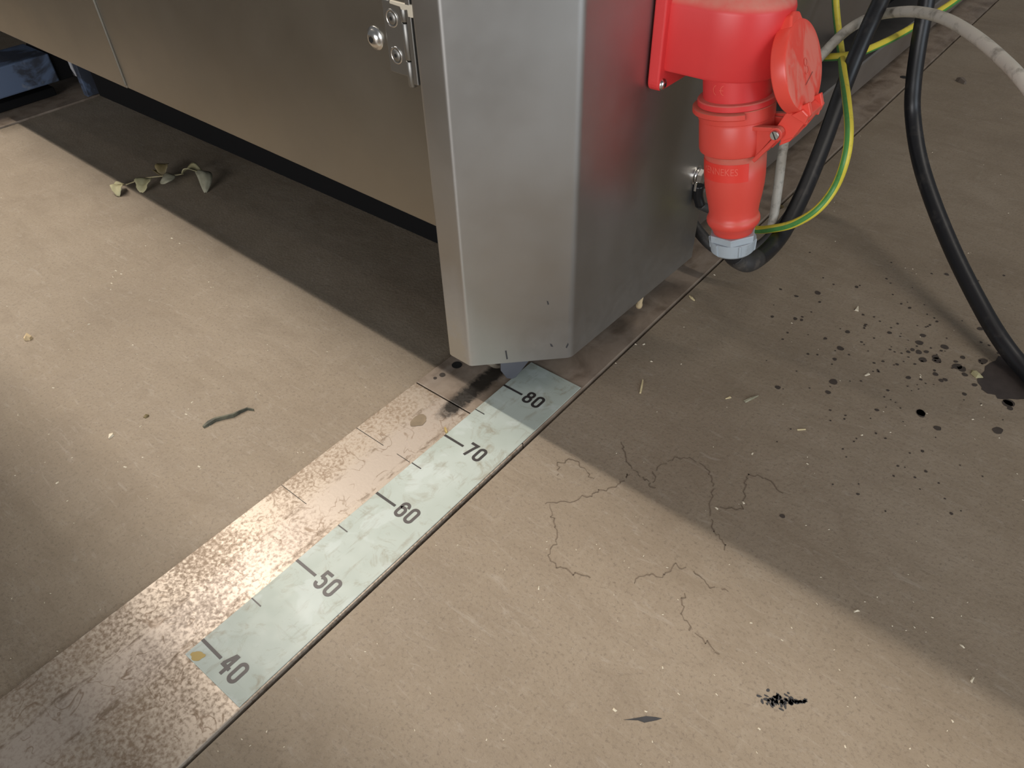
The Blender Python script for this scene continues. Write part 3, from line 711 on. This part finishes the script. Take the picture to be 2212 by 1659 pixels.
MB().tube(spline([G(272, 399, .003), G(295, 391, .006), G(316, 384.5, .008), G(345, 381, .009), G(365, 379, .007), G(381, 378, .005), G(396, 375.5, .004)], 8), .0011, 8).build('stem', 'straw', tw)
def lf(name_mat, *a, **k):
    o = leaf_mb(*a, **k).build('leaf', name_mat, tw); sm = o.modifiers.new('solid', 'SOLIDIFY'); sm.thickness = .0005; return o
lf('leaf', G(270, 399, .006), G(243, 408, .004), .0065, .004, .003, rag=.15)
lf('leaf', G(268, 400, .007), G(256, 424, .001), .0105, .007, .004, bend=-.003, rag=.1)
lf('leaf', G(326, 385, .010), G(306, 416, .002), .0140, .006, .006, rag=.18)
lf('leafd', G(351, 379, .008), G(359, 353, .018), .0120, .004, .007, rag=.12)
lf('leafd', G(351, 379, .008), G(335, 368, .010), .0085, .004, .004, rag=.1)
lf('leafg', G(346, 395, .006), G(379, 380, .012), .0185, .007, -.004)
lf('leaf', G(394, 377, .004), G(436, 372, .012), .0120, .007, .006, bend=.002)
lf('leafg', G(424, 369, .013), G(444, 416, .001), .0120, .014, -.005, bend=.009)

# ------------------------------------------------------------------ loose bits on the floor
def sliver(pts, wid, th=.0012, lift=.0008):
    mb = MB(); P = [at_z(x, y, FZ) for x, y in pts]; n = len(P)
    vs = []
    for i, q in enumerate(P):
        d = (P[min(i+1, n-1)]-P[max(i-1, 0)]).normalized(); s = Vector((-d.y, d.x, 0)); w = wid[i]/2 if isinstance(wid, (list, tuple)) else wid/2
        z0 = FZ+.0001; z1 = FZ+th+lift*math.sin(math.pi*i/(n-1))
        vs += [(q.x+s.x*w, q.y+s.y*w, z0), (q.x-s.x*w, q.y-s.y*w, z0), (q.x-s.x*w*.7, q.y-s.y*w*.7, z1), (q.x+s.x*w*.7, q.y+s.y*w*.7, z1)]
    fs = [(0, 1, 2, 3), (4*n-1, 4*n-2, 4*n-3, 4*n-4)]
    for i in range(n-1):
        for k in range(4): fs.append((4*i+k, 4*i+(k+1) % 4, 4*i+4+(k+1) % 4, 4*i+4+k))
    mb.add(vs, fs); return mb
tag(sliver([(440, 924), (452, 916), (466, 909), (487, 904), (505, 900), (520, 892), (535, 885), (549, 887)], [.003, .0062, .0040, .0026, .0032, .0018, .0020, .0012], .0025, .002).build('bark_strip', 'bark'), 'dark greenish strip of bark on the brown floor', 'bark')
tag(sliver([(1388.5, 822), (1386, 836), (1383, 850)], [.0016, .0024, .0020], .0016).build('straw', 'straw'), 'single pale straw lying beside the scale strip', 'straw')
tag(sliver([(2099, 800), (2102, 807), (2110, 814), (2123, 816)], [.001, .0058, .0065, .001], .0010, .004).build('leaf_sliver', 'leaf'), 'curved cream leaf sliver at the edge of the wet patch', 'leaf')
tag(sliver([(1608, 868), (1622, 863), (1638, 855)], [.004, .0022, .0008], .001, .002).build('leaf_scrap', 'leafg'), 'small grey leaf scrap with a thin stalk', 'leaf')
tag(sliver([(1722, 929), (1740, 928)], [.0016, .0012], .001).build('straw_chip', 'straw'), 'short flat straw chip on bare floor between oil drops', 'straw')
tag(sliver([(1567, 862), (1578, 858)], [.0008, .003], .0008).build('seed_husk', 'straw'), 'tiny cream seed husk beside the grey leaf scrap', 'husk')
tag(sliver([(1850, 672), (1853, 664)], [.005, .0015], .002).build('wood_chip', 'crumb'), 'white pointed wood chip among the oil drops', 'chip')
tag(sliver([(1868, 812), (1877, 808)], [.0015, .0032], .0012).build('wood_chip', 'crumb'), 'pale wood chip lying on the cable shadow streak', 'chip')
tag(sliver([(55, 736), (62, 731), (69, 733)], [.004, .009, .005], .004, .003).build('wood_chip', 'chip'), 'small tan crumpled wood chip on open floor', 'chip')
tag(sliver([(236, 948), (241, 941), (244, 937)], [.001, .006, .002], .0015, .001).build('paper_scrap', 'crumb'), 'tiny pale three-pointed paper scrap', 'scrap')
tag(sliver([(312, 903), (317, 899), (322, 898)], [.004, .006, .002], .001, .001).build('leaf_scrap', 'leafd'), 'small brown leaf scrap near the bark strip', 'leaf')
tag(sliver([(2066, 174), (2074, 177), (2084, 182)], [.006, .011, .006], .006, .003).build('stone_chip', 'stone'), 'dark brown stone chip on floor behind the hanging black cable', 'stone')
mb = leaf_mb(at_z(1683, 460, .001), at_z(1694, 447, .012), .009, .003, .004, rag=.2)
lo = mb.build('leaf_scrap', 'leafd'); tag(lo, 'small curled brown leaf on the rail behind the cables', 'leaf')
tag(sliver([(1489, 640), (1494, 645), (1500, 650)], [.0015, .0025, .0015], .0015).build('straw_chip', 'straw'), 'dull straw chip against the far rail edge', 'straw')
mb = sliver([(962, 929), (964, 936), (966, 941)], [.0022, .0034, .0020], .0015)
mb.v = [(x, y, z-FZ+.0004) for x, y, z in mb.v]
tag(mb.build('leaf_scrap', 'ochre'), 'greenish yellow leaf scrap on the rail beside mark 70', 'leaf')

# crumbs: too many and too small to count
mb = MB()
def crumb(x, y, s):
    a = random.random()*6.28; e = random.uniform(.45, 1); c_, s_ = math.cos(a), math.sin(a)
    q = [(-s, -s*e*.6), (s, -s*e*.5), (s*.8, s*e*.6), (-s*.7, s*e*.5)]
    v = [(x+u*c_-w*s_, y+u*s_+w*c_, FZ+.0001) for u, w in q]+[(x, y, FZ+s*.7)]
    mb.add(v, [(0, 1, 4), (1, 2, 4), (2, 3, 4), (3, 0, 4)])
for px, py, s in ((371, 515, .0022), (388, 526, .0017), (192, 701, .0022), (160, 715, .0014), (287, 745, .0015), (115, 838, .0018), (402, 895, .0018), (304, 921, .0015), (270, 1009, .0022), (415, 869, .0016), (430, 1008, .0020), (124, 1043, .0018), (1543, 594, .0018), (1373, 744, .0016), (1391, 744, .0022), (1407, 781, .0018), (1548, 1098, .0020), (1606, 1086, .0018), (1625, 980, .0020), (1744, 1002, .0014), (1850, 1320, .0030), (2078, 1396, .0024), (2100, 1468, .0034), (1862, 940, .0016), (1988, 810, .0016), (2120, 875, .0015), (2101, 906, .0015), (1466, 1499, .0013), (1548, 1500, .0012), (1328, 1534, .0018), (1164, 1270, .0022), (1710, 698, .0014), (1858, 294, .0016), (1988, 814, .0018), (262, 592, .0020), (244, 598, .0022), (240, 625, .0016), (250, 585, .0022), (241, 612, .0018)):
    q = at_z(px, py, FZ); crumb(q.x, q.y, s)
for i in range(300):
    px, py = random.uniform(0, 2212), random.uniform(250, 1659); q = at_z(px, py, FZ)
    if RX0-.003 < q.x < RX1+.004 or q.x < R21 or q.y > .77 and q.x < .06: continue
    crumb(q.x, q.y, random.choice((.0006, .0007, .0009, .0009, .0012)))
o = mb.build('floor_crumbs', 'crumb'); tag(o, 'pale crumbs and dust specks scattered over the brown floor', 'crumbs'); stuff(o)

# ------------------------------------------------------------------ stains, drops and cracks lying on the floor
ZS = FZ+.00025
pd = [(1560, 200), (1620, 100), (1850, 110), (1950, 160), (2200, 330), (2600, 420), (2750, 700), (2500, 980), (2200, 1060), (2040, 1070), (1880, 1055), (1740, 1065), (1600, 1050), (1560, 970), (1470, 950), (1380, 940), (1300, 880), (1240, 840), (1245, 790), (1160, 690), (1140, 620), (1220, 520), (1310, 430), (1320, 330), (1430, 250)]
tag(flat('wet_patch', [tuple(at_z(2000+x/10.37, 760+y/10.37, FZ).xy) for x, y in pd], ZS, 'wet'), 'dark wet patch on the floor below the hanging cable', 'stain')
drops = [(385, 772, 25), (400, 838, 12), (60, 943, 14), (225, 958, 18), (270, 967, 14), (600, 1052, 18), (548, 1170, 24), (508, 1248, 15), (498, 1410, 28), (460, 1485, 18), (100, 1450, 18), (1125, 1632, 30), (810, 1612, 14), (1110, 1197, 24), (1140, 1252, 26), (1240, 1255, 30), (1230, 1232, 24), (1295, 1160, 26), (1140, 1078, 20), (1115, 1130, 26), (1550, 1030, 22), (1570, 1262, 34), (1385, 1300, 34), (1420, 1318, 30), (1440, 1358, 20), (1230, 1355, 18), (1270, 1400, 16), (1300, 1395, 16), (1510, 1432, 18), (1437, 1498, 15), (1745, 1565, 32), (1765, 1600, 20), (790, 1275, 10), (665, 730, 16), (120, 747, 12), (790, 945, 8), (730, 1000, 12), (1045, 880, 14), (1165, 1195, 18), (1065, 1180, 18), (1035, 1195, 14), (1425, 1235, 18), (1375, 1265, 15), (1035, 1380, 18), (1310, 640, 18), (900, 1058, 16), (440, 1100, 14), (700, 1125, 10), (340, 910, 8), (135, 1105, 9), (170, 1058, 9), (425, 665, 8), (500, 712, 9), (330, 483, 8), (955, 1285, 12), (1240, 978, 12), (1190, 1003, 10)]
mb = MB()
def drop(x, y, r): mb.add([(a, b, ZS+.00005) for a, b in disc(x, y, r, r*random.uniform(.75, .95), 14, .10, random.random()*3)], [tuple(range(14))])
for x, y, r in drops:
    q = at_z(1650+x/3.318, 400+y/3.318, FZ); drop(q.x, q.y, r/3.318/1900*1.12)
for i in range(150):
    x, y = random.gauss(1950, 130), random.gauss(780, 170)
    if not (1620 < x < 2212 and 560 < y < 1160): continue
    q = at_z(x, y, FZ); drop(q.x, q.y, random.choice((.0009, .0011, .0014, .0018)))
for x, y, r in ((1989, 893, .0062), (2025, 925, .004), (2155, 930, .006), (1690, 1115, .0026), (2180, 870, .006), (1720, 640, .003)):
    q = at_z(x, y, FZ); drop(q.x, q.y, r)
def fixn(o):
    bm = bmesh.new(); bm.from_mesh(o.data)
    for f in bm.faces:
        f.normal_update()
        if f.normal.z < 0: f.normal_flip()
    bm.to_mesh(o.data); bm.free(); return o
o = fixn(mb.build('oil_drops', 'oil')); tag(o, 'dark oil drops spattered around the wet patch', 'stain'); stuff(o)
cr = [[(410, 440), (435, 480), (440, 520), (480, 560), (520, 590), (545, 620)], [(135, 670), (225, 660), (300, 640), (340, 620), (400, 610), (435, 575), (450, 560)],
      [(540, 600), (545, 550), (590, 510), (650, 497), (720, 520), (755, 570), (765, 620), (750, 690), (755, 760), (800, 810), (815, 850)],
      [(150, 680), (170, 740), (180, 810), (150, 860), (180, 910), (250, 935), (320, 950)], [(460, 970), (510, 930), (580, 945), (620, 900), (690, 920), (740, 980), (830, 1000)],
      [(650, 1010), (640, 1080), (680, 1150), (740, 1190), (790, 1240)], [(790, 690), (870, 690), (880, 600), (900, 560), (960, 575), (1040, 650)], [(180, 560), (185, 520), (240, 505), (290, 550), (320, 590)]]
mb = MB()
for c in cr:
    P = [at_z(1100+x/1.73, 700+y/1.73, FZ) for x, y in c]; Q = []
    for p0, p1 in zip(P, P[1:]):
        for k in range(6):
            q = p0.lerp(p1, k/6); Q.append((q.x+random.uniform(-1, 1)*.0022, q.y+random.uniform(-1, 1)*.0022))
    for s0, s1 in zip(Q, Q[1:]):
        if random.random() < .12: continue
        ribbon(mb, [s0, s1], random.uniform(.0005, .0014), lambda x, y: (x, y, ZS))
o = fixn(mb.build('hairline_cracks', 'crack')); tag(o, 'fine wandering hairline cracks in the floor right of the strip', 'cracks'); stuff(o)
def blob(name, pts, mat, label):
    o = flat(name, [tuple(at_z(x, y, FZ).xy) for x, y in pts], ZS, mat); tag(o, label, 'mark'); return o
blob('rubber_scuff', [(1346, 1555), (1362, 1553), (1380, 1550), (1396, 1547), (1416, 1549), (1430, 1552), (1418, 1556), (1402, 1559), (1392, 1561), (1378, 1556)], 'soot', 'small solid black smear on the bare floor')
mb = MB()
for i in range(70):
    x, y = random.gauss(1685, 19), random.gauss(1514, 6.5)
    if i < 14: x, y = 1705+i*2.7, 1516+random.uniform(-2, 2)
    q = at_z(x, y, FZ); mb.add([(a, b, ZS+.00005) for a, b in disc(q.x, q.y, random.uniform(.0009, .0026), random.uniform(.0006, .0013), 8, .2, random.random()*3)], [tuple(range(8))])
o = fixn(mb.build('rubber_scuff', 'soot')); tag(o, 'broken speckled black scuff with a thin tail on the floor', 'mark'); stuff(o)
# bits seen under the machine on the left
q = at_z(12, 125, .02); tag(leaf_mb(at_z(-14, 128, -.002), at_z(20, 121, .006), .022, .010, .002, rag=.1).build('rusty_flake', 'rust'), 'orange rusty flake on the floor under the machine', 'flake')
tag(sliver([(26, 118), (37, 115)], [.014, .012], .008).build('pale_scrap', 'pale'), 'small whitish scrap beside the rusty flake', 'scrap')
